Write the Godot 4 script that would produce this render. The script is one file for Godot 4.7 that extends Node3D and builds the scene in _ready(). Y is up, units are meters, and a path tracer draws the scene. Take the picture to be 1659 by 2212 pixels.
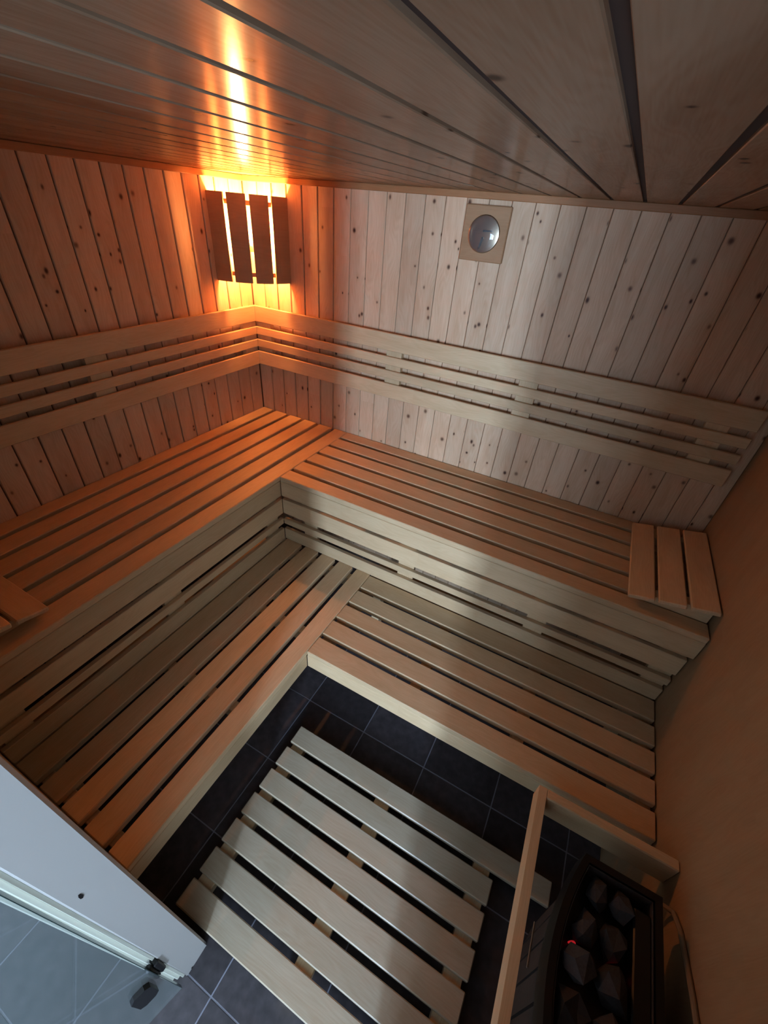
extends Node3D
# A small wood-panelled sauna: L-shaped upper and lower benches, corner lamp, heater, duckboard, seen from the doorway.

const CEIL := 2.017
const W := 2.405          # right wall
const FRONT := 1.868      # inside face of the wall with the door
const WALL_PITCH := 0.087
const CEIL_PITCH := 0.1015
const H1 := 0.875         # upper bench
const H2 := 0.4745        # lower bench

var rng := RandomNumberGenerator.new()
var used := {}
var M := {}


func _ready() -> void:
	rng.seed = 7
	# ---- camera, sky, daylight, exposure
	var cam := Camera3D.new()
	cam.name = "camera"
	cam.fov = 101.75
	cam.near = 0.02
	cam.transform = Transform3D(Basis(Vector3(0.879569, 0.075397, -0.469758), Vector3(-0.330283, 0.807444, -0.488822), Vector3(0.342448, 0.585106, 0.735106)).orthonormalized(), Vector3(1.7885, 1.9318, 1.9040))
	add_child(cam)
	cam.current = true
	var env := Environment.new()
	env.background_mode = Environment.BG_SKY
	var sky := Sky.new()
	var sm := ProceduralSkyMaterial.new()
	sm.sky_top_color = Color(0.45, 0.6, 0.85)
	sm.sky_horizon_color = Color(0.75, 0.82, 0.9)
	sm.ground_bottom_color = Color(0.3, 0.3, 0.3)
	sm.ground_horizon_color = Color(0.6, 0.65, 0.7)
	sky.sky_material = sm
	env.sky = sky
	env.tonemap_mode = Environment.TONE_MAPPER_LINEAR
	env.tonemap_exposure = 1.35
	env.sdfgi_enabled = true
	env.ssao_enabled = true
	env.ssil_enabled = true
	var we := WorldEnvironment.new()
	we.name = "world_environment"
	we.environment = env
	add_child(we)
	# daylight through the narrow window outside, plus an added wide fill beside it; an area light shines along its -z, into the room
	for d in [["window_daylight", Vector2(0.30, 1.2), Vector3(2.585, 1.42, 5.50), 15.0], ["added_side_fill", Vector2(0.86, 1.2), Vector3(1.93, 1.42, 5.50), 6.0]]:
		var day := AreaLight3D.new()
		day.name = d[0]
		day.area_size = d[1]
		day.position = d[2]
		day.light_energy = d[3]
		day.area_normalize_energy = true
		day.light_color = Color(0.76, 0.87, 1.0)
		day.area_range = 12.0
		day.area_attenuation = 2.0
		day.shadow_enabled = true
		add_child(day)

	make_materials()
	build_shell()
	build_anteroom()
	build_benches()
	build_backrests()
	build_headrests()
	build_duckboard()
	build_door()
	build_lamp()
	build_thermometer()
	build_guard()
	build_heater()


# ------------------------------------------------------------------ naming and adding

func numbered(parent: Node, called: String) -> String:
	var key := str(parent.get_instance_id()) + "/" + called
	var n: int = used.get(key, 0)
	used[key] = n + 1
	return called if n == 0 else "%s_%03d" % [called, n]


func tag(o: Node, label: String, category: String, group := "", kind := "") -> void:
	o.set_meta("label", label)
	o.set_meta("category", category)
	if group != "":
		o.set_meta("group", group)
	if kind != "":
		o.set_meta("kind", kind)


func thing(called: String, label: String, category: String, at := Vector3.ZERO, group := "", kind := "") -> Node3D:
	var o := Node3D.new()
	o.name = numbered(self, called)
	o.position = at
	add_child(o, true)
	tag(o, label, category, group, kind)
	return o


func put(parent: Node, called: String, mesh: Mesh, mat: Material, at := Vector3.ZERO, basis_ := Basis.IDENTITY) -> MeshInstance3D:
	var o := MeshInstance3D.new()
	o.name = numbered(parent, called)
	o.mesh = mesh
	o.material_override = mat
	o.transform = Transform3D(basis_, at)
	o.cast_shadow = GeometryInstance3D.SHADOW_CASTING_SETTING_ON
	parent.add_child(o, true)
	return o


# ------------------------------------------------------------------ mesh helpers

func tri(st: SurfaceTool, a: Vector3, b: Vector3, c: Vector3, out: Vector3, uvs := []) -> void:
	var n := (b - a).cross(c - a)
	var t := [a, b, c]
	var u := uvs.duplicate()
	if n.dot(out) > 0.0:
		t = [a, c, b]
		if u.size() == 3:
			u = [uvs[0], uvs[2], uvs[1]]
	else:
		n = -n
	n = n.normalized()
	for i in 3:
		st.set_normal(n)
		if u.size() == 3:
			st.set_uv(u[i])
		else:
			st.set_uv(Vector2.ZERO)
		st.add_vertex(t[i])


func uv_of(p: Vector3, n: Vector3, axis: int, off: Vector2) -> Vector2:
	# length of the board along u, the other coordinate of the face along v
	var a := n.abs()
	var across := 0
	if axis == 0:
		across = 2 if a.y >= a.z else 1
	elif axis == 1:
		across = 2 if a.x >= a.z else 0
	else:
		across = 0 if a.y >= a.x else 1
	return Vector2(p[axis] / 1.6, p[across] / 0.8) + off


func quad(st: SurfaceTool, a: Vector3, b: Vector3, c: Vector3, d: Vector3, out: Vector3, axis := 0, off := Vector2.ZERO) -> void:
	var ua := uv_of(a, out, axis, off)
	var ub := uv_of(b, out, axis, off)
	var uc := uv_of(c, out, axis, off)
	var ud := uv_of(d, out, axis, off)
	tri(st, a, b, c, out, [ua, ub, uc])
	tri(st, a, c, d, out, [ua, uc, ud])


func box(size: Vector3, ch := 0.002, axis := -1) -> ArrayMesh:
	# a box with chamfered edges, centred; wood grain runs along its longest side
	var ax := axis
	if ax < 0:
		ax = size.max_axis_index()
	var off := Vector2(rng.randf(), rng.randf())
	var h := size * 0.5
	var c := minf(ch, minf(h.x, minf(h.y, h.z)) * 0.9)
	var st := SurfaceTool.new()
	st.begin(Mesh.PRIMITIVE_TRIANGLES)
	for i in 3:
		var j := (i + 1) % 3
		var k := (i + 2) % 3
		for s in [-1.0, 1.0]:
			var n := Vector3.ZERO
			n[i] = s
			var q: Array[Vector3] = []
			for e in [[-1.0, -1.0], [1.0, -1.0], [1.0, 1.0], [-1.0, 1.0]]:
				var p := Vector3.ZERO
				p[i] = s * h[i]
				p[j] = e[0] * (h[j] - c)
				p[k] = e[1] * (h[k] - c)
				q.append(p)
			quad(st, q[0], q[1], q[2], q[3], n, ax, off)
		# edges that run along k between faces i and j
		for si in [-1.0, 1.0]:
			for sj in [-1.0, 1.0]:
				var n2 := Vector3.ZERO
				n2[i] = si
				n2[j] = sj
				var w: Array[Vector3] = []
				for e in [[0, -1.0], [1, -1.0], [1, 1.0], [0, 1.0]]:
					var p := Vector3.ZERO
					p[i] = si * (h[i] - (c if e[0] == 1 else 0.0))
					p[j] = sj * (h[j] - (c if e[0] == 0 else 0.0))
					p[k] = e[1] * (h[k] - c)
					w.append(p)
				quad(st, w[0], w[1], w[2], w[3], n2, ax, off)
	for sx in [-1.0, 1.0]:
		for sy in [-1.0, 1.0]:
			for sz in [-1.0, 1.0]:
				var s3 := Vector3(sx, sy, sz)
				var o := Vector2(0.3, 0.3)
				tri(st, s3 * Vector3(h.x, h.y - c, h.z - c), s3 * Vector3(h.x - c, h.y, h.z - c), s3 * Vector3(h.x - c, h.y - c, h.z), s3, [o, o, o])
	return st.commit()


func bx(parent: Node, called: String, lo: Vector3, hi: Vector3, mat: Material, ch := 0.002, axis := -1) -> MeshInstance3D:
	return put(parent, called, box((hi - lo).abs(), ch, axis), mat, (lo + hi) * 0.5)


func solid(p: Array, axis := 0) -> ArrayMesh:
	# six-sided block from 8 corners: p[0..3] one face in order round, p[4..7] the opposite face in the same order
	var st := SurfaceTool.new()
	st.begin(Mesh.PRIMITIVE_TRIANGLES)
	var mid := Vector3.ZERO
	for v in p:
		mid += v / 8.0
	var off := Vector2(rng.randf(), rng.randf())
	for f in [[0, 1, 2, 3], [4, 5, 6, 7], [0, 1, 5, 4], [1, 2, 6, 5], [2, 3, 7, 6], [3, 0, 4, 7]]:
		var a: Vector3 = p[f[0]]
		var b: Vector3 = p[f[1]]
		var c: Vector3 = p[f[2]]
		var d: Vector3 = p[f[3]]
		quad(st, a, b, c, d, (a + b + c + d) / 4.0 - mid, axis, off)
	return st.commit()


func prism(poly: PackedVector2Array, y0: float, y1: float) -> ArrayMesh:
	# plan outline (x, z) extruded upwards
	var st := SurfaceTool.new()
	st.begin(Mesh.PRIMITIVE_TRIANGLES)
	var t := Geometry2D.triangulate_polygon(poly)
	for i in range(0, t.size(), 3):
		for y in [y0, y1]:
			var up := Vector3.UP if y == y1 else Vector3.DOWN
			tri(st, v3(poly[t[i]], y), v3(poly[t[i + 1]], y), v3(poly[t[i + 2]], y), up)
	var mid := Vector2.ZERO
	for v in poly:
		mid += v / poly.size()
	for i in poly.size():
		var a := poly[i]
		var b := poly[(i + 1) % poly.size()]
		var out := (a + b) * 0.5 - mid
		quad(st, v3(a, y0), v3(b, y0), v3(b, y1), v3(a, y1), Vector3(out.x, 0, out.y))
	return st.commit()


func ring(outer: PackedVector2Array, inner: PackedVector2Array, y0: float, y1: float, closed := true) -> ArrayMesh:
	# band between two plan outlines of as many points
	var st := SurfaceTool.new()
	st.begin(Mesh.PRIMITIVE_TRIANGLES)
	var n := outer.size()
	for i in (n if closed else n - 1):
		var j := (i + 1) % n
		var o := (outer[i] + outer[j] - inner[i] - inner[j]) * 0.5
		var out := Vector3(o.x, 0, o.y)
		quad(st, v3(outer[i], y0), v3(outer[j], y0), v3(outer[j], y1), v3(outer[i], y1), out)
		quad(st, v3(inner[i], y0), v3(inner[j], y0), v3(inner[j], y1), v3(inner[i], y1), -out)
		quad(st, v3(outer[i], y1), v3(outer[j], y1), v3(inner[j], y1), v3(inner[i], y1), Vector3.UP)
		quad(st, v3(outer[i], y0), v3(outer[j], y0), v3(inner[j], y0), v3(inner[i], y0), Vector3.DOWN)
	if not closed:
		for i in [0, n - 1]:
			var k := 1 if i == 0 else n - 2
			var d := outer[i] - outer[k]
			quad(st, v3(outer[i], y0), v3(inner[i], y0), v3(inner[i], y1), v3(outer[i], y1), Vector3(d.x, 0, d.y))
	return st.commit()


func v3(p: Vector2, y: float) -> Vector3:
	return Vector3(p.x, y, p.y)


func lathe(profile: PackedVector2Array, steps := 32) -> ArrayMesh:
	# profile of (radius, height) turned round y, smooth
	var st := SurfaceTool.new()
	st.begin(Mesh.PRIMITIVE_TRIANGLES)
	st.set_smooth_group(0)
	for i in steps:
		var a := TAU * i / steps
		var b := TAU * (i + 1) / steps
		for k in profile.size() - 1:
			var p := profile[k]
			var q := profile[k + 1]
			var pa := Vector3(p.x * cos(a), p.y, p.x * sin(a))
			var pb := Vector3(p.x * cos(b), p.y, p.x * sin(b))
			var qa := Vector3(q.x * cos(a), q.y, q.x * sin(a))
			var qb := Vector3(q.x * cos(b), q.y, q.x * sin(b))
			for t in [[pa, qa, qb], [pa, qb, pb]]:
				for v in t:
					st.add_vertex(v)
	st.index()
	st.generate_normals()
	return st.commit()


func tube(points: PackedVector3Array, r: float, sides := 8) -> ArrayMesh:
	var st := SurfaceTool.new()
	st.begin(Mesh.PRIMITIVE_TRIANGLES)
	var rings := []
	for i in points.size():
		var d := (points[mini(i + 1, points.size() - 1)] - points[maxi(i - 1, 0)]).normalized()
		var u := d.cross(Vector3.UP)
		if u.length() < 0.05:
			u = d.cross(Vector3.RIGHT)
		u = u.normalized()
		var w := d.cross(u)
		var one: Array[Vector3] = []
		for k in sides:
			one.append(points[i] + (u * cos(TAU * k / sides) + w * sin(TAU * k / sides)) * r)
		rings.append(one)
	for i in points.size() - 1:
		var mid := (points[i] + points[i + 1]) * 0.5
		for k in sides:
			var l := (k + 1) % sides
			var a: Vector3 = rings[i][k]
			var b: Vector3 = rings[i][l]
			var c: Vector3 = rings[i + 1][l]
			var d2: Vector3 = rings[i + 1][k]
			quad(st, a, b, c, d2, (a + b + c + d2) / 4.0 - mid)
	for e in [0, points.size() - 1]:
		var out := points[e] - points[1 if e == 0 else e - 1]
		for k in sides:
			tri(st, points[e], rings[e][k], rings[e][(k + 1) % sides], out)
	return st.commit()


# ------------------------------------------------------------------ materials

func wood_image(seed_: int, base: Color, dark: Color, knots: int, strength: float) -> ImageTexture:
	# 1.6 m along the grain (u) by 0.8 m across (v)
	var w := 1024
	var h := 512
	var n1 := FastNoiseLite.new()
	n1.seed = seed_
	n1.noise_type = FastNoiseLite.TYPE_SIMPLEX_SMOOTH
	n1.frequency = 1.0
	n1.fractal_octaves = 3
	var n2 := FastNoiseLite.new()
	n2.seed = seed_ + 5
	n2.frequency = 1.0
	n2.fractal_octaves = 2
	var r := RandomNumberGenerator.new()
	r.seed = seed_
	var im := Image.create(w, h, false, Image.FORMAT_RGB8)
	for y in h:
		for x in w:
			var low := n2.get_noise_2d(x * 0.004, y * 0.02)
			var ringed := 0.5 + 0.5 * sin((y + low * 34.0) * 0.55)
			var fine := n1.get_noise_2d(x * 0.012, y * 0.5)
			var t := clampf(0.30 + 0.35 * fine + 0.22 * (ringed - 0.5) + 0.35 * low, 0.0, 1.0) * strength
			im.set_pixel(x, y, base.lerp(dark, t))
	for k in knots:
		var cx := r.randi_range(30, w - 30)
		var cy := r.randi_range(12, h - 12)
		var rx := r.randf_range(2.0, 5.0)
		var ry := rx * r.randf_range(0.55, 0.9)
		var deep := r.randf_range(0.45, 1.0)
		for y in range(maxi(cy - 24, 0), mini(cy + 24, h)):
			for x in range(maxi(cx - 60, 0), mini(cx + 60, w)):
				var dx := (x - cx) / rx
				var dy := (y - cy) / ry
				var core := exp(-pow(dx * dx + dy * dy, 1.4) * 0.5)
				var halo := exp(-(dx * dx * 0.03 + dy * dy * 0.16)) * 0.28
				var c := im.get_pixel(x, y)
				c = c.lerp(dark, halo)
				c = c.lerp(Color(0.22, 0.11, 0.06), core * deep)
				im.set_pixel(x, y, c)
	return ImageTexture.create_from_image(im)


func wood(tex: Texture2D, tint: Color, rough: float, spec := 0.4) -> StandardMaterial3D:
	var m := StandardMaterial3D.new()
	m.albedo_texture = tex
	m.albedo_color = tint
	m.roughness = rough
	m.metallic_specular = spec
	return m


func plain(c: Color, rough: float, metal := 0.0, spec := 0.5) -> StandardMaterial3D:
	var m := StandardMaterial3D.new()
	m.albedo_color = c
	m.roughness = rough
	m.metallic = metal
	m.metallic_specular = spec
	return m


func noisy(a: Color, b: Color, rough: float, freq: float, scale_: float, seed_: int) -> StandardMaterial3D:
	var n := FastNoiseLite.new()
	n.seed = seed_
	n.frequency = freq
	n.fractal_octaves = 4
	var t := NoiseTexture2D.new()
	t.width = 512
	t.height = 512
	t.seamless = true
	t.noise = n
	var g := Gradient.new()
	g.set_color(0, a)
	g.set_color(1, b)
	t.color_ramp = g
	var m := StandardMaterial3D.new()
	m.albedo_texture = t
	m.roughness = rough
	m.uv1_triplanar = true
	m.uv1_world_triplanar = true
	m.uv1_scale = Vector3.ONE * scale_
	return m


func make_materials() -> void:
	var spruce := wood_image(11, Color(0.87, 0.755, 0.635), Color(0.74, 0.57, 0.43), 58, 0.7)
	var clear := wood_image(23, Color(0.86, 0.75, 0.60), Color(0.74, 0.60, 0.44), 0, 0.6)
	# faint planing ripples across the ceiling boards
	var hm := Image.create(1024, 8, false, Image.FORMAT_L8)
	var rn := FastNoiseLite.new()
	rn.seed = 3
	rn.frequency = 0.13
	for x in 1024:
		var v := 0.5 + 0.5 * rn.get_noise_2d(x, 0.0)
		for y in 8:
			hm.set_pixel(x, y, Color(v, v, v))
	hm.convert(Image.FORMAT_RGBA8)
	hm.bump_map_to_normal_map(1.0)
	var ripple := ImageTexture.create_from_image(hm)
	M.wall = []
	M.ceil = []
	M.bench = []
	M.duck = []
	for k in 5:
		var f := 0.94 + 0.02 * k
		M.wall.append(wood(spruce, Color(f, f * 0.99, f * 0.975), 0.55))
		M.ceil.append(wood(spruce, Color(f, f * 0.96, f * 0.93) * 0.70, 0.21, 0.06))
		M.ceil[k].normal_enabled = true
		M.ceil[k].normal_texture = ripple
		M.ceil[k].normal_scale = 0.02
		M.bench.append(wood(clear, Color(f, f, f * 0.99), 0.5))
		M.duck.append(wood(clear, Color(f * 0.86, f * 0.91, f * 0.98), 0.34, 0.5))
	M.groove_shade = plain(Color(0.26, 0.17, 0.12), 0.9)  # ceiling backing, coloured dark to stand in for shade between the boards
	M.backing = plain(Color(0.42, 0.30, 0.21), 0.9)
	M.trim = wood(clear, Color(0.78, 0.64, 0.54), 0.55)
	M.frame = wood(clear, Color(0.77, 0.68, 0.62), 0.55)
	M.right = wood(clear, Color(0.73, 0.70, 0.67), 0.6)
	M.white = plain(Color(0.70, 0.685, 0.665), 0.5)
	M.seal = plain(Color(0.86, 0.86, 0.80), 0.55)
	M.tile = []
	for k in 3:
		var f := 0.9 + 0.1 * k
		M.tile.append(noisy(Color(0.21, 0.195, 0.205) * f, Color(0.30, 0.28, 0.29) * f, 0.42, 0.02, 2.2, 40 + k))
	M.grout = plain(Color(0.52, 0.52, 0.56), 0.8)
	M.plaster = plain(Color(0.85, 0.85, 0.83), 0.9)
	M.glass = plain(Color(0.50, 0.64, 0.62), 0.03)
	M.glass.transparency = BaseMaterial3D.TRANSPARENCY_ALPHA
	M.glass.albedo_color = Color(0.50, 0.58, 0.58, 0.14)
	M.glass_edge = plain(Color(0.10, 0.17, 0.16), 0.2)
	M.black = plain(Color(0.045, 0.04, 0.045), 0.45)
	M.iron = plain(Color(0.02, 0.02, 0.022), 0.42)
	M.panel = noisy(Color(0.19, 0.16, 0.15), Color(0.27, 0.235, 0.22), 0.75, 0.03, 4.0, 9)
	M.steel = plain(Color(0.7, 0.68, 0.66), 0.3, 1.0)
	M.dial = plain(Color(0.74, 0.69, 0.60), 0.2, 1.0)
	M.hand = plain(Color(0.06, 0.04, 0.03), 0.5)
	M.dome = plain(Color(1, 1, 1), 0.02)
	M.dome.transparency = BaseMaterial3D.TRANSPARENCY_ALPHA
	M.dome.albedo_color = Color(1, 1, 1, 0.06)
	M.shade = wood(clear, Color(0.85, 0.76, 0.70), 0.6)
	M.bulb = plain(Color(1, 0.95, 0.85), 0.3)
	M.bulb.emission_enabled = true
	M.bulb.emission = Color(1.0, 0.78, 0.45)
	M.bulb.emission_energy_multiplier = 14.0
	M.porcelain = plain(Color(0.85, 0.82, 0.76), 0.3)
	M.stone = []
	for k in 4:
		var f := 0.8 + 0.15 * k
		M.stone.append(noisy(Color(0.09, 0.088, 0.09) * f, Color(0.19, 0.18, 0.18) * f, 0.8, 0.05, 5.0, 60 + k))
	M.glow = plain(Color(0.5, 0.08, 0.08), 0.5)
	M.glow.emission_enabled = true
	M.glow.emission = Color(1.0, 0.18, 0.22)
	M.glow.emission_energy_multiplier = 0.25
	M.cable = plain(Color(0.52, 0.45, 0.36), 0.7)


func pick(a: Array) -> Material:
	return a[rng.randi() % a.size()]


# ------------------------------------------------------------------ room shell

func build_shell() -> void:
	var g := 0.0055
	# left wall: boards upright, joints recessed
	var wl := thing("wall_left", "left sauna wall of upright pine boards behind the long bench", "wall", Vector3.ZERO, "", "structure")
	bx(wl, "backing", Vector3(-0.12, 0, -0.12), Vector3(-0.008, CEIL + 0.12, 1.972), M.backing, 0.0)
	for k in 22:
		var z0 := 0.002 + WALL_PITCH * k
		bx(wl, "board", Vector3(-0.014, 0, z0 + g * 0.5), Vector3(0, CEIL, minf(z0 + WALL_PITCH - g * 0.5, 1.90)), pick(M.wall), 0.0025, 1)
	var wb := thing("wall_back", "back sauna wall of upright knotty pine boards carrying the thermometer", "wall", Vector3.ZERO, "", "structure")
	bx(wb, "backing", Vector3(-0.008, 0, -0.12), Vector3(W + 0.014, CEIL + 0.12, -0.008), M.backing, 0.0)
	for k in 28:
		var x0 := -0.0017 + WALL_PITCH * k
		var gb := 0.006 if k < 6 else 0.0022
		bx(wb, "board", Vector3(x0 + gb * 0.5, 0, -0.014), Vector3(minf(x0 + WALL_PITCH - gb * 0.5, W), CEIL, 0), pick(M.wall), 0.002, 1)
	var wr := thing("wall_right", "smooth wooden right wall beside the heater and the bench ends", "wall", Vector3.ZERO, "", "structure")
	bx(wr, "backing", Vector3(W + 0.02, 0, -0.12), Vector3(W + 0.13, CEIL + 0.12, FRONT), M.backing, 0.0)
	bx(wr, "panel", Vector3(W, 0, 0), Vector3(W + 0.02, CEIL + 0.12, FRONT), M.right, 0.0, 1)
	# ceiling: boards run front to back with open grooves, their shade coloured into the backing
	var ce := thing("ceiling", "sauna ceiling of glossy pine boards with grooves darkened in colour for shade", "ceiling", Vector3.ZERO, "", "structure")
	bx(ce, "backing", Vector3(-0.008, CEIL + 0.005, -0.008), Vector3(W + 0.02, CEIL + 0.12, 1.94), M.groove_shade, 0.0)
	var gc := 0.0115
	for k in 26:
		var x0 := 1.739 - CEIL_PITCH * (18 - k)
		var a := maxf(x0 + gc * 0.5, 0.0)
		var b := minf(x0 + CEIL_PITCH - gc * 0.5, W)
		if b - a < 0.01:
			continue
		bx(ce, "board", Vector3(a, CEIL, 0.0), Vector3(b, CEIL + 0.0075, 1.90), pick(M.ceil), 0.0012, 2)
	var t1 := bx(self, "trim_1", Vector3(0, 1.994, 0.018), Vector3(0.018, CEIL, FRONT), M.trim, 0.002, 2)
	tag(t1, "thin wooden strip between left wall and ceiling", "trim", "", "structure")
	var t2 := bx(self, "trim_2", Vector3(0, 1.994, 0), Vector3(W, CEIL, 0.018), M.trim, 0.002, 0)
	tag(t2, "thin wooden strip between back wall and ceiling", "trim", "", "structure")
	# wall with the doorway, behind the camera except for its jamb
	var wf := thing("wall_front", "sauna front wall with the doorway", "wall", Vector3.ZERO, "", "structure")
	var lean := []
	for x in [-0.008, 1.252]:
		lean.append_array([Vector3(x, 0, FRONT), Vector3(x, CEIL + 0.009, FRONT + 0.0475), Vector3(x, CEIL + 0.009, 1.972), Vector3(x, 0, 1.972)])
	put(wf, "panel", solid(lean, 1), M.right)
	bx(wf, "panel", Vector3(1.90, 0, FRONT), Vector3(3.6, CEIL + 0.009, 1.972), M.right, 0.0, 1)
	bx(wf, "panel", Vector3(1.252, 1.992, 1.90), Vector3(1.90, CEIL + 0.009, 1.972), M.right, 0.0, 0)
	bx(wf, "panel", Vector3(-0.12, CEIL + 0.009, 1.94), Vector3(3.6, 2.5, 1.972), M.right, 0.0, 0)
	# floor: dark tiles with recessed joints, on through the doorway
	var fl := thing("floor", "dark slate tiled floor with pale joints running under the benches and out of the door", "floor", Vector3.ZERO, "", "structure")
	bx(fl, "grout", Vector3(-0.2, -0.10, -0.2), Vector3(3.6, -0.0015, 5.7), M.grout, 0.0)
	for i in 13:
		for j in 9:
			var x0 := 1.0872 + 0.3 * (i - 4)
			var z0 := 1.0409 + 0.3 * (j - 4)
			if x0 > 3.3:
				continue
			bx(fl, "tile", Vector3(x0 + 0.0022, -0.012, z0 + 0.0022), Vector3(x0 + 0.2978, 0, z0 + 0.2978), pick(M.tile), 0.0008, 0)
	bx(fl, "screed", Vector3(-0.2, -0.012, 1.0409 + 0.3 * 5 + 0.0022), Vector3(3.6, 0, 5.7), M.tile[1], 0.0, 0)


func build_anteroom() -> void:
	# the room the door opens to, with the window whose daylight falls into the sauna
	var ws := thing("wall_anteroom", "pale plastered walls of the room outside the sauna door", "wall", Vector3.ZERO, "", "structure")
	bx(ws, "side_wall", Vector3(-0.22, 0, 1.868), Vector3(-0.12, 2.5, 5.6), M.plaster, 0.0)
	bx(ws, "side_wall", Vector3(3.5, 0, 1.972), Vector3(3.6, 2.5, 5.6), M.plaster, 0.0)
	for q in [[-0.22, 0.0, 3.6, 0.80], [-0.22, 2.05, 3.6, 2.5], [-0.22, 0.80, 1.47, 2.05], [2.39, 0.80, 2.42, 2.05], [2.76, 0.80, 3.6, 2.05]]:
		bx(ws, "window_wall", Vector3(q[0], q[1], 5.52), Vector3(q[2], q[3], 5.64), M.plaster, 0.0)
	var ce := bx(self, "ceiling_anteroom", Vector3(-0.22, 2.5, 1.868), Vector3(3.6, 2.6, 5.64), M.plaster, 0.0)
	tag(ce, "white ceiling of the room outside the sauna door", "ceiling", "", "structure")
	for q in [["window_1", "narrow window in the room outside the sauna door", 2.42, 2.76], ["window_2", "wide window added for fill light in the room outside the sauna door", 1.47, 2.39]]:  # the wide window is added to hold the fill light
		var wi := thing(q[0], q[1], "window", Vector3.ZERO, "", "structure")
		bx(wi, "window_frame", Vector3(q[2], 0.80, 5.56), Vector3(q[2] + 0.03, 2.05, 5.60), M.plaster, 0.002)
		bx(wi, "window_frame", Vector3(q[3] - 0.03, 0.80, 5.56), Vector3(q[3], 2.05, 5.60), M.plaster, 0.002)
		bx(wi, "window_frame", Vector3(q[2] + 0.03, 2.02, 5.56), Vector3(q[3] - 0.03, 2.05, 5.60), M.plaster, 0.002)
		bx(wi, "window_frame", Vector3(q[2] + 0.03, 0.80, 5.56), Vector3(q[3] - 0.03, 0.83, 5.60), M.plaster, 0.002)
		bx(wi, "pane", Vector3(q[2] + 0.03, 0.83, 5.577), Vector3(q[3] - 0.03, 2.02, 5.583), M.dome, 0.0)


# ------------------------------------------------------------------ benches

func slats_along_z(t: Node, edges: Array, top: float, thick: float, z0: float, z1: float) -> void:
	for e in edges:
		bx(t, "slat", Vector3(e[0], top - thick, z0), Vector3(e[1], top, z1), pick(M.bench), 0.003, 2)


func slats_along_x(t: Node, edges: Array, top: float, thick: float, x0: float, x1: float) -> void:
	for e in edges:
		bx(t, "slat", Vector3(x0, top - thick, e[0]), Vector3(x1, top, e[1]), pick(M.bench), 0.003, 0)


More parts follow.
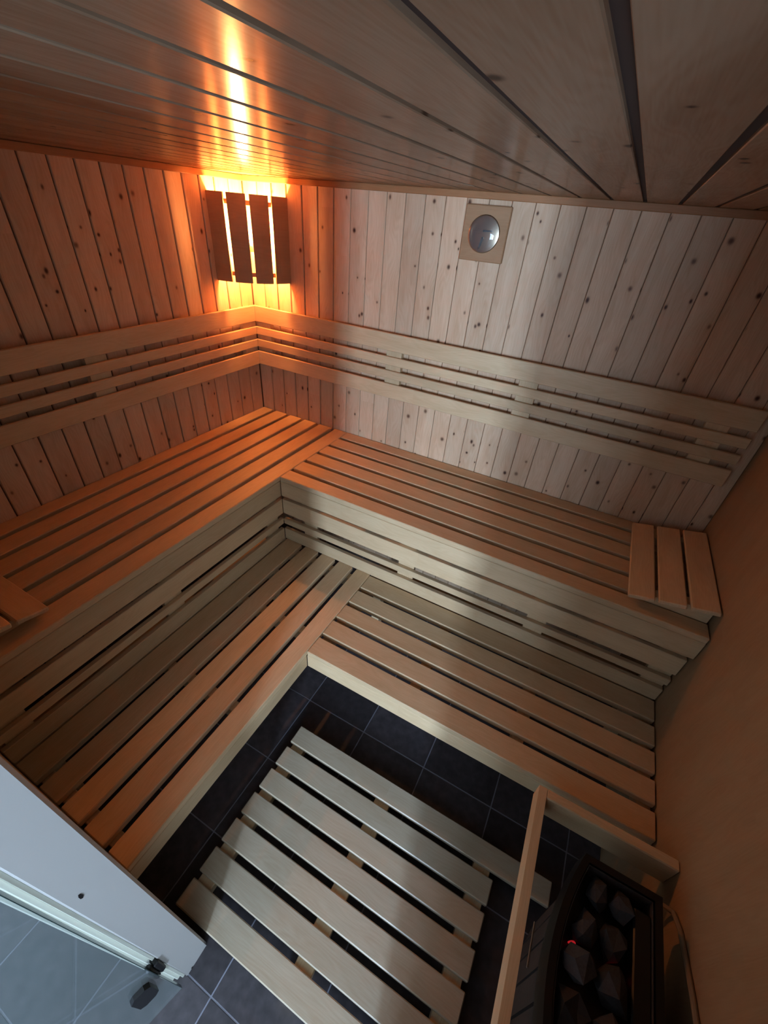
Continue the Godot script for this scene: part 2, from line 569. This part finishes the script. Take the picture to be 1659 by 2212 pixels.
func build_benches() -> void:
	var th := 0.026
	# upper bench, left run: slats run from the back wall towards the door
	var ul := thing("sauna_bench", "upper slatted bench along the left wall under the lamp", "bench", Vector3.ZERO, "slatted sauna benches")
	slats_along_z(ul, [[0.003, 0.078], [0.102, 0.187], [0.211, 0.297], [0.320, 0.405], [0.428, 0.514], [0.537, 0.622]], H1, th, 0.003, 1.886)
	bx(ul, "front_board", Vector3(0.602, 0.765, 0.603), Vector3(0.622, H1 - th - 0.0005, 1.886), pick(M.bench), 0.002, 2)
	for z in [0.03, 0.42, 0.82, 1.22, 1.62, 1.83]:
		bx(ul, "bearer", Vector3(0.004, 0.785, z - 0.022), Vector3(0.600, H1 - th - 0.0005, z + 0.022), pick(M.bench), 0.002, 0)
	# upper bench, right run
	var ur := thing("sauna_bench", "upper slatted bench along the back wall below the thermometer", "bench", Vector3.ZERO, "slatted sauna benches")
	slats_along_x(ur, [[0.003, 0.078], [0.101, 0.185], [0.208, 0.291], [0.314, 0.398], [0.421, 0.505], [0.528, 0.602]], H1, th, 0.6232, W - 0.004)
	bx(ur, "front_board", Vector3(0.6225, 0.765, 0.582), Vector3(W - 0.004, H1 - th - 0.0005, 0.602), pick(M.bench), 0.002, 0)
	for x in [0.66, 1.05, 1.45, 1.85, 2.15, 2.375]:
		bx(ur, "bearer", Vector3(x - 0.022, 0.785, 0.004), Vector3(x + 0.022, H1 - th - 0.0005, 0.580), pick(M.bench), 0.002, 2)
	# lower bench, left run
	var ll := thing("sauna_bench", "lower slatted bench step running from the corner to the doorway", "bench", Vector3.ZERO, "slatted sauna benches")
	slats_along_z(ll, [[0.500, 0.606], [0.614, 0.712], [0.735, 0.817], [0.840, 0.921], [0.944, 1.026], [1.049, 1.126]], H2, th, 0.575, 1.877)
	bx(ll, "front_board", Vector3(1.106, 0.377, 1.0925), Vector3(1.126, H2 - th - 0.0005, 1.877), pick(M.bench), 0.002, 2)
	for z in [0.62, 1.0, 1.398, 1.848]:
		bx(ll, "bearer", Vector3(0.503, 0.392, z - 0.022), Vector3(1.104, H2 - th - 0.0005, z + 0.016), pick(M.bench), 0.002, 0)
	for z in [0.62, 1.80]:
		bx(ll, "leg", Vector3(0.51, 0.0, z - 0.022), Vector3(0.555, 0.3915, z + 0.022), pick(M.bench), 0.002, 1)
	# lower bench, right run
	var lr := thing("sauna_bench", "lower slatted bench step under the back wall bench reaching the heater corner", "bench", Vector3.ZERO, "slatted sauna benches")
	slats_along_x(lr, [[0.480, 0.570], [0.582, 0.674], [0.697, 0.778], [0.801, 0.881], [0.904, 0.985], [1.008, 1.092]], H2, th, 1.1272, W - 0.004)
	bx(lr, "front_board", Vector3(1.1265, 0.377, 1.072), Vector3(W - 0.004, H2 - th - 0.0005, 1.092), pick(M.bench), 0.002, 0)
	for x in [1.155, 1.565, 1.965, 2.375]:
		bx(lr, "bearer", Vector3(x - 0.022, 0.392, 0.483), Vector3(x + 0.022, H2 - th - 0.0005, 1.070), pick(M.bench), 0.002, 2)
	for x in [1.155, 2.375]:
		bx(lr, "leg", Vector3(x - 0.022, 0.0, 0.49), Vector3(x + 0.022, 0.3915, 0.535), pick(M.bench), 0.002, 1)
	# lattice fronts that close the space between the two benches
	var rows := [[0.728, 0.640], [0.608, 0.574], [0.544, H2 + 0.001]]
	var sl := thing("bench_skirt", "slatted riser panel between upper and lower bench on the left side", "panel", Vector3.ZERO, "slatted riser panels")
	for r in rows:
		bx(sl, "slat", Vector3(0.586, r[1], 0.5805), Vector3(0.606, r[0], 1.877), pick(M.bench), 0.002, 2)
	for z in [0.64, 1.24, 1.82]:
		bx(sl, "batten", Vector3(0.562, H2 + 0.001, z - 0.04), Vector3(0.5855, 0.784, z + 0.04), pick(M.bench), 0.002, 1)
	var sr := thing("bench_skirt", "slatted riser panel between upper and lower bench under the back wall", "panel", Vector3.ZERO, "slatted riser panels")
	for r in rows:
		bx(sr, "slat", Vector3(0.6065, r[1], 0.560), Vector3(W - 0.004, r[0], 0.580), pick(M.bench), 0.002, 0)
	for x in [0.76, 1.30, 1.90, 2.36]:
		bx(sr, "batten", Vector3(x - 0.04, H2 + 0.001, 0.538), Vector3(x + 0.04, 0.784, 0.5595), pick(M.bench), 0.002, 1)


func build_backrests() -> void:
	var rows := [[1.466, 1.387], [1.360, 1.320], [1.294, 1.254], [1.230, 1.157]]
	var l := thing("backrest", "four-board backrest rail on the left wall", "backrest", Vector3.ZERO, "backrest rails")
	for r in rows:
		bx(l, "slat", Vector3(0.0272, r[1], 0.0415), Vector3(0.041, r[0], FRONT - 0.02), pick(M.bench), 0.0025, 2)
	for z in [[0.031, 0.125], [0.893, 0.978], [1.70, 1.785]]:
		bx(l, "batten", Vector3(0.0005, 1.16, z[0]), Vector3(0.027, 1.46, z[1]), pick(M.bench), 0.001, 1)
	var b := thing("backrest", "four-board backrest rail on the back wall below the thermometer", "backrest", Vector3.ZERO, "backrest rails")
	for r in rows:
		bx(b, "slat", Vector3(0.0272, r[1], 0.0272), Vector3(2.360, r[0], 0.041), pick(M.bench), 0.0025, 0)
	for x in [[0.031, 0.128], [0.848, 0.930], [1.500, 1.580], [2.205, 2.282]]:
		bx(b, "batten", Vector3(x[0], 1.16, 0.0005), Vector3(x[1], 1.46, 0.027), pick(M.bench), 0.001, 1)


func headrest(label: String) -> Node3D:
	# wedge of three boards; rises along +x, as long as the bench is deep (z)
	var t := thing("headrest", label, "headrest", Vector3.ZERO, "wedge headrests")
	var slope := atan2(0.055, 0.262)
	var bas := Basis(Vector3(0, 0, 1), slope)
	for k in 3:
		var m := box(Vector3(0.082, 0.016, 0.500), 0.0035, 2)
		put(t, "slat", m, pick(M.bench), bas * Vector3(0.041 + 0.0925 * k, -0.008, 0) + Vector3(0, 0.030, 0), bas)
	for z in [-0.195, 0.195]:
		var p := []
		for zz in [z - 0.02, z + 0.02]:
			p.append_array([Vector3(0.03, 0.0, zz), Vector3(0.258, 0.0, zz), Vector3(0.258, 0.066, zz), Vector3(0.03, 0.0195, zz)])
		put(t, "wedge", solid(p, 0), pick(M.bench))
	return t


func build_headrests() -> void:
	var a := headrest("wooden wedge headrest at the right wall end of the upper bench")
	a.position = Vector3(2.138, H1, 0.312)
	var b := headrest("wooden wedge headrest at the front end of the left upper bench")
	b.rotation.y = -PI / 2.0
	b.position = Vector3(0.332, H1, 1.640 - 0.04)


func build_duckboard() -> void:
	var t := thing("duckboard", "slatted wooden duckboard lying on the dark tiled floor", "duckboard")
	for k in 7:
		var z := 1.182 + 0.0985 * k
		bx(t, "slat", Vector3(1.147, 0.041, z), Vector3(2.24 if k == 0 else 2.052, 0.061, z + 0.077), pick(M.duck), 0.003, 0)
	for x in [[1.158, 1.215], [1.567, 1.628], [1.978, 2.038]]:
		bx(t, "bearer", Vector3(x[0], 0.0, 1.186), Vector3(x[1], 0.0405, 1.848), pick(M.bench), 0.002, 2)


# ------------------------------------------------------------------ door

func build_door() -> void:
	var d := thing("door_1", "pale wooden door jamb with rebated cream stops on the left of the doorway", "door frame", Vector3.ZERO, "", "structure")
	d.rotation.x = 0.0235   # the jamb leans a little outwards
	# chamfered jamb board, plan outline extruded to the lintel
	var j := PackedVector2Array([Vector2(1.252, 1.864), Vector2(1.287, 1.864), Vector2(1.293, 1.869), Vector2(1.293, 1.941), Vector2(1.290, 1.944), Vector2(1.252, 1.944)])
	put(d, "jamb", prism(j, 0.0, 1.992), M.white)
	for y in [0.045, 0.965]:
		var hole := put(d, "screw_hole", prism(PackedVector2Array([Vector2(-0.010, 0), Vector2(-0.004, -0.003), Vector2(0.008, -0.002), Vector2(0.011, 0.001), Vector2(0.004, 0.003), Vector2(-0.006, 0.003)]), 0.0, 0.0006), M.hand, Vector3(1.2931, y, 1.924), Basis(Vector3(0, 1, 0), Vector3(1, 0, 0), Vector3(0, 0, 1)))
		hole.set_meta("label", "small dark plugged screw hole")
	bx(d, "stop", Vector3(1.252, 0.004, 1.9445), Vector3(1.2845, 1.992, 1.952), M.seal, 0.001)
	bx(d, "stop", Vector3(1.2525, 0.004, 1.9525), Vector3(1.274, 1.992, 1.963), M.seal, 0.002)
	bx(d, "stop", Vector3(1.2525, 0.004, 1.9635), Vector3(1.263, 1.992, 1.976), M.seal, 0.002)
	bx(d, "jamb", Vector3(1.884, 0.0, 1.862), Vector3(1.90, 1.992, 1.972), M.white, 0.003, 1)
	# glass leaf, swung outwards past the camera's left
	var g := thing("glass_door", "greenish glass door leaf swung outwards at the left of the doorway", "door", Vector3(1.298, 0.012, 1.966))
	g.rotation = Vector3(0.0207, -atan2(0.28, 0.96), 0.0)
	bx(g, "pane", Vector3(-0.004, 0.0, 0.0015), Vector3(0.004, 1.93, 0.60), M.glass, 0.0)
	bx(g, "pane_edge", Vector3(-0.004, 0.0, 0.0), Vector3(0.004, 1.93, 0.0013), M.glass_edge, 0.0)
	var oct := PackedVector2Array()
	for q in [[-0.012, -0.055], [0.012, -0.055], [0.023, -0.040], [0.023, 0.040], [0.012, 0.055], [-0.012, 0.055], [-0.023, 0.040], [-0.023, -0.040]]:
		oct.append(Vector2(q[0], q[1]))
	var leaf := put(g, "hinge_plate", prism(oct, 0.0, 0.012), M.black, Vector3(0.0042, 0.255, 0.041), Basis(Vector3(0, 0, -1), Vector3(1, 0, 0), Vector3(0, -1, 0)))
	leaf.set_meta("label", "black eight-sided hinge plate")
	var h := thing("hinge_bracket", "black metal hinge bracket on the cream door stop near the floor", "hinge", Vector3(1.288, 0.30, 1.962))
	bx(h, "bracket", Vector3(-0.012, -0.045, -0.010), Vector3(0.010, 0.045, 0.004), M.black, 0.003)
	put(h, "knuckle", lathe(PackedVector2Array([Vector2(0, -0.05), Vector2(0.008, -0.05), Vector2(0.008, 0.05), Vector2(0, 0.05)]), 16), M.black, Vector3(0.0, 0.0, 0.012))


# ------------------------------------------------------------------ corner lamp

func build_lamp() -> void:
	var t := thing("corner_lamp", "corner lamp glowing behind a curved shade of four upright wooden slats", "lamp")
	var c := Vector2(-0.021, -0.0556)
	var n := Vector2(0.66349, 0.74819)
	var s := Vector2(0.74819, -0.66349)
	var r := 0.29135
	var half := 0.6533
	var w := 0.08318
	for k in 4:
		var outer := PackedVector2Array()
		var inner := PackedVector2Array()
		var a0 := -half + k * (w + 0.016) / r
		for i in 5:
			var a := a0 + w / r * i / 4.0
			var d := n * cos(a) + s * sin(a)
			outer.append(clamp_in(c + d * r))
			inner.append(clamp_in(c + d * (r - 0.010)))
		put(t, "slat", ring(outer, inner, 1.595, 1.945, false), M.shade)
	for y in [1.903, 1.622]:
		var outer := PackedVector2Array()
		var inner := PackedVector2Array()
		for i in 17:
			var a := -half + 2.0 * half * i / 16.0
			var d := n * cos(a) + s * sin(a)
			outer.append(clamp_in(c + d * (r - 0.0105)))
			inner.append(clamp_in(c + d * (r - 0.019)))
		put(t, "band", ring(outer, inner, y, y + 0.018, false), M.shade)
	var b := Vector3(0.138, 1.80, 0.138)
	var prof := PackedVector2Array()
	for i in 13:
		var a := PI * i / 12.0
		prof.append(Vector2(0.026 * sin(a), 0.030 * -cos(a)))
	var bulb := put(t, "bulb", lathe(prof, 24), M.bulb, b)
	bulb.set_meta("label", "bright glowing light bulb")
	put(t, "socket", lathe(PackedVector2Array([Vector2(0, -0.075), Vector2(0.02, -0.075), Vector2(0.02, -0.034), Vector2(0, -0.034)]), 20), M.porcelain, b)
	put(t, "bracket", box(Vector3(0.012, 0.012, 0.18), 0.002), M.porcelain, b + Vector3(-0.062, -0.06, -0.062), Basis(Vector3.UP, PI / 4.0))
	var l := OmniLight3D.new()
	l.name = "bulb_light"
	l.light_color = Color(1.0, 0.65, 0.38)
	l.light_energy = 1.4
	l.light_size = 0.024
	l.omni_range = 8.0
	l.omni_attenuation = 2.0
	l.shadow_enabled = true
	l.position = b
	t.add_child(l)


func clamp_in(p: Vector2) -> Vector2:
	return Vector2(maxf(p.x, 0.001), maxf(p.y, 0.001))


func build_thermometer() -> void:
	var t := thing("thermometer", "square wooden wall thermometer with a round domed silver dial", "thermometer", Vector3(1.224, 1.886, 0.0))
	bx(t, "board", Vector3(-0.088, -0.091, 0.0005), Vector3(0.088, 0.091, 0.020), M.frame, 0.003, 0)
	var flat := Basis(Vector3(1, 0, 0), Vector3(0, 0, 1), Vector3(0, -1, 0))
	put(t, "dial", lathe(PackedVector2Array([Vector2(0, 0.0), Vector2(0.060, 0.0), Vector2(0.062, 0.004), Vector2(0.058, 0.0045), Vector2(0.0, 0.0135)]), 64), M.dial, Vector3(0, 0, 0.0202), flat)
	for h in [[Vector2(0.002, 0.011), Vector2(0.034, 0.012)], [Vector2(0.001, -0.012), Vector2(-0.010, -0.050)]]:
		var a: Vector2 = h[0]
		var b: Vector2 = h[1]
		var d := b - a
		var p := d.orthogonal().normalized()
		var q := []
		for z in [0.0345, 0.0355]:
			q.append_array([Vector3(a.x + p.x * 0.0036, a.y + p.y * 0.0036, z), Vector3(b.x + p.x * 0.0012, b.y + p.y * 0.0012, z), Vector3(b.x - p.x * 0.0012, b.y - p.y * 0.0012, z), Vector3(a.x - p.x * 0.0036, a.y - p.y * 0.0036, z)])
		put(t, "hand", solid(q), M.hand)
		put(t, "hub", lathe(PackedVector2Array([Vector2(0, -0.004), Vector2(0.0035, -0.004), Vector2(0.0035, 0.002), Vector2(0, 0.002)]), 12), M.hand, Vector3(a.x, a.y, 0.035), flat)
	var dome := PackedVector2Array()
	for i in 9:
		var a := PI * 0.5 * i / 8.0
		dome.append(Vector2(0.0605 * cos(a), 0.004 + 0.016 * sin(a)))
	put(t, "glass", lathe(dome, 48), M.dome, Vector3(0, 0, 0.0205), flat)


func build_guard() -> void:
	var t := thing("heater_guard", "wooden guard rail boxed round the heater in front of the lower bench", "guard rail")
	# long bar towards the door, a hair out of square like in the place itself
	var q := []
	for e in [[2.037, 1.180], [2.051, FRONT - 0.002]]:
		q.append_array([Vector3(e[0], 0.535, e[1]), Vector3(e[0] + 0.023, 0.535, e[1]), Vector3(e[0] + 0.023, 0.602, e[1]), Vector3(e[0], 0.602, e[1])])
	put(t, "side_rail", solid(q, 2), M.bench[3])
	bx(t, "back_rail", Vector3(2.061, 0.505, 1.178), Vector3(W - 0.001, 0.602, 1.206), M.bench[2], 0.003, 0)


func front_x(z: float) -> float:
	return 2.110 + 0.052 * pow((z - 1.56) / 0.248, 2.0)


func outline(inset: float) -> PackedVector2Array:
	var p := PackedVector2Array()
	var z0 := 1.312 + inset
	var z1 := 1.808 - inset
	p.append(Vector2(2.336 - inset, z1))
	p.append(Vector2(2.336 - inset, z0))
	p.append(Vector2(2.325 - inset, z0))
	for i in 25:
		var z := lerpf(z0, z1, i / 24.0)
		p.append(Vector2(front_x(z) + inset * 1.02, z))
	return p


func build_heater() -> void:
	var t := thing("sauna_heater", "black curved-front sauna heater filled with dark stones against the right wall", "heater")
	put(t, "rim", ring(outline(0.0), outline(0.016), 0.585, 0.660), M.iron)
	put(t, "inner_rim", ring(outline(0.0185), outline(0.0205), 0.585, 0.655), M.panel)
	put(t, "stone_tray", prism(outline(0.022), 0.580, 0.600), M.iron)
	bx(t, "control_box", Vector3(2.278, 0.601, 1.36), Vector3(2.3155, 0.652, 1.78), M.iron, 0.003)
	put(t, "casing", prism(outline(0.060), 0.10, 0.5845), M.iron)
	bx(t, "wall_bracket", Vector3(2.336, 0.30, 1.40), Vector3(W - 0.001, 0.36, 1.72), M.iron, 0.003)
	for k in 7:
		var z0 := 1.340 + 0.0645 * k
		var z1 := z0 + 0.057
		var p := []
		for d in [0.0, 0.014]:
			for e in [[z0, 0.580, 0.018], [z1, 0.580, 0.018], [z1, 0.100, 0.042], [z0, 0.100, 0.042]]:
				p.append(Vector3(front_x(e[0]) + e[2] + d, e[1], e[0]))
		put(t, "side_panel", solid(p, 1), M.panel)
	bx(t, "grip", Vector3(2.1350, 0.362, 1.412), Vector3(2.1395, 0.367, 1.512), M.steel, 0.001)
	for x in [2.19, 2.30]:
		for z in [1.42, 1.70]:
			put(t, "foot", lathe(PackedVector2Array([Vector2(0, 0), Vector2(0.02, 0), Vector2(0.015, 0.1), Vector2(0, 0.1)]), 12), M.iron, Vector3(x, 0, z))
	# heating rods that glow between the stones
	for q in [[2.166, 1.4843, 0.022], [2.252, 1.4843, 0.036], [2.170, 1.6353, 0.026]]:
		var arc := PackedVector3Array()
		for i in 7:
			var a := PI * i / 6.0
			arc.append(Vector3(q[0] + 0.005 * cos(a), 0.603 + q[2] * sin(a), q[1]))
		var rod := put(t, "glowing_element", tube(arc, 0.0022), M.glow)
		rod.set_meta("label", "dull red glowing heating element between the stones")
	# the stones, each a thing of its own
	var row_words := ["first", "second", "third", "fourth", "fifth", "sixth"]
	for i in 6:
		var z := 1.3710 + 0.0755 * i   # rods stand in the joints between the rows
		var xa := maxf(front_x(z - 0.037), front_x(z + 0.037)) + 0.0245
		var n := 2
		var step := (2.276 - xa) / n
		for k in n:
			var side := "beside the curved rim" if k == 0 else "beside the wall side box"
			stone(Vector3(xa + step * (k + 0.5), 0.6005, z), Vector3(step * 0.5 - 0.0012, rng.randf_range(0.026, 0.038), 0.0345), "dark sauna stone in the %s row from the bench, %s" % [row_words[i], side])
	var cable := put(self, "cable", tube(PackedVector3Array([Vector3(2.345, 0.52, 1.27), Vector3(2.385, 0.555, 1.28), Vector3(2.397, 0.575, 1.292), Vector3(2.398, 0.60, 1.33), Vector3(2.398, 0.623, 1.396), Vector3(2.398, 0.640, 1.45), Vector3(2.398, 0.652, 1.50), Vector3(2.398, 0.66, 1.60), Vector3(2.398, 0.66, 1.75)]), 0.006), M.cable)
	tag(cable, "pale thin strip bending along the right wall beside the heater", "cable")


func stone(at: Vector3, reach: Vector3, label: String) -> void:
	# an angular lump: a subdivided octahedron pushed towards a block, roughened and left with flat facets
	var st := SurfaceTool.new()
	st.begin(Mesh.PRIMITIVE_TRIANGLES)
	var nz := FastNoiseLite.new()
	nz.seed = rng.randi() % 10000
	nz.frequency = 0.9
	var turn := Basis.from_euler(Vector3(rng.randf() * TAU, rng.randf() * TAU, rng.randf() * TAU))
	var pts := {}
	var low := 0.0
	var faces := []
	for sx in [-1.0, 1.0]:
		for sy in [-1.0, 1.0]:
			for sz in [-1.0, 1.0]:
				var a := Vector3(sx, 0, 0)
				var b := Vector3(0, sy, 0)
				var c := Vector3(0, 0, sz)
				var ab := (a + b).normalized()
				var bc := (b + c).normalized()
				var ca := (c + a).normalized()
				faces.append_array([[a, ab, ca], [b, bc, ab], [c, ca, bc], [ab, bc, ca]])
	for f in faces:
		for v in f:
			if not pts.has(v):
				var u: Vector3 = v
				var k := (1.0 + 0.75 * nz.get_noise_3dv(u * 1.4)) * (1.18 if u.abs().max_axis_index() >= 0 and u.abs()[u.abs().max_axis_index()] < 0.8 else 0.92)
				pts[v] = turn * (u * k) * reach
				low = minf(low, pts[v].y)
	# fit it into its place between its neighbours
	var lo := Vector3.INF
	var hi := -Vector3.INF
	for v in pts:
		lo = lo.min(pts[v])
		hi = hi.max(pts[v])
	for v in pts:
		pts[v] = (pts[v] - (lo + hi) * 0.5) * (reach * 2.0 / (hi - lo))
	low = -reach.y
	for f in faces:
		var a: Vector3 = pts[f[0]]
		var b: Vector3 = pts[f[1]]
		var c: Vector3 = pts[f[2]]
		tri(st, a, b, c, a + b + c)
	var o := put(self, "stone", st.commit(), pick(M.stone), at - Vector3(0, low, 0))
	tag(o, label, "stone", "sauna heater stones")
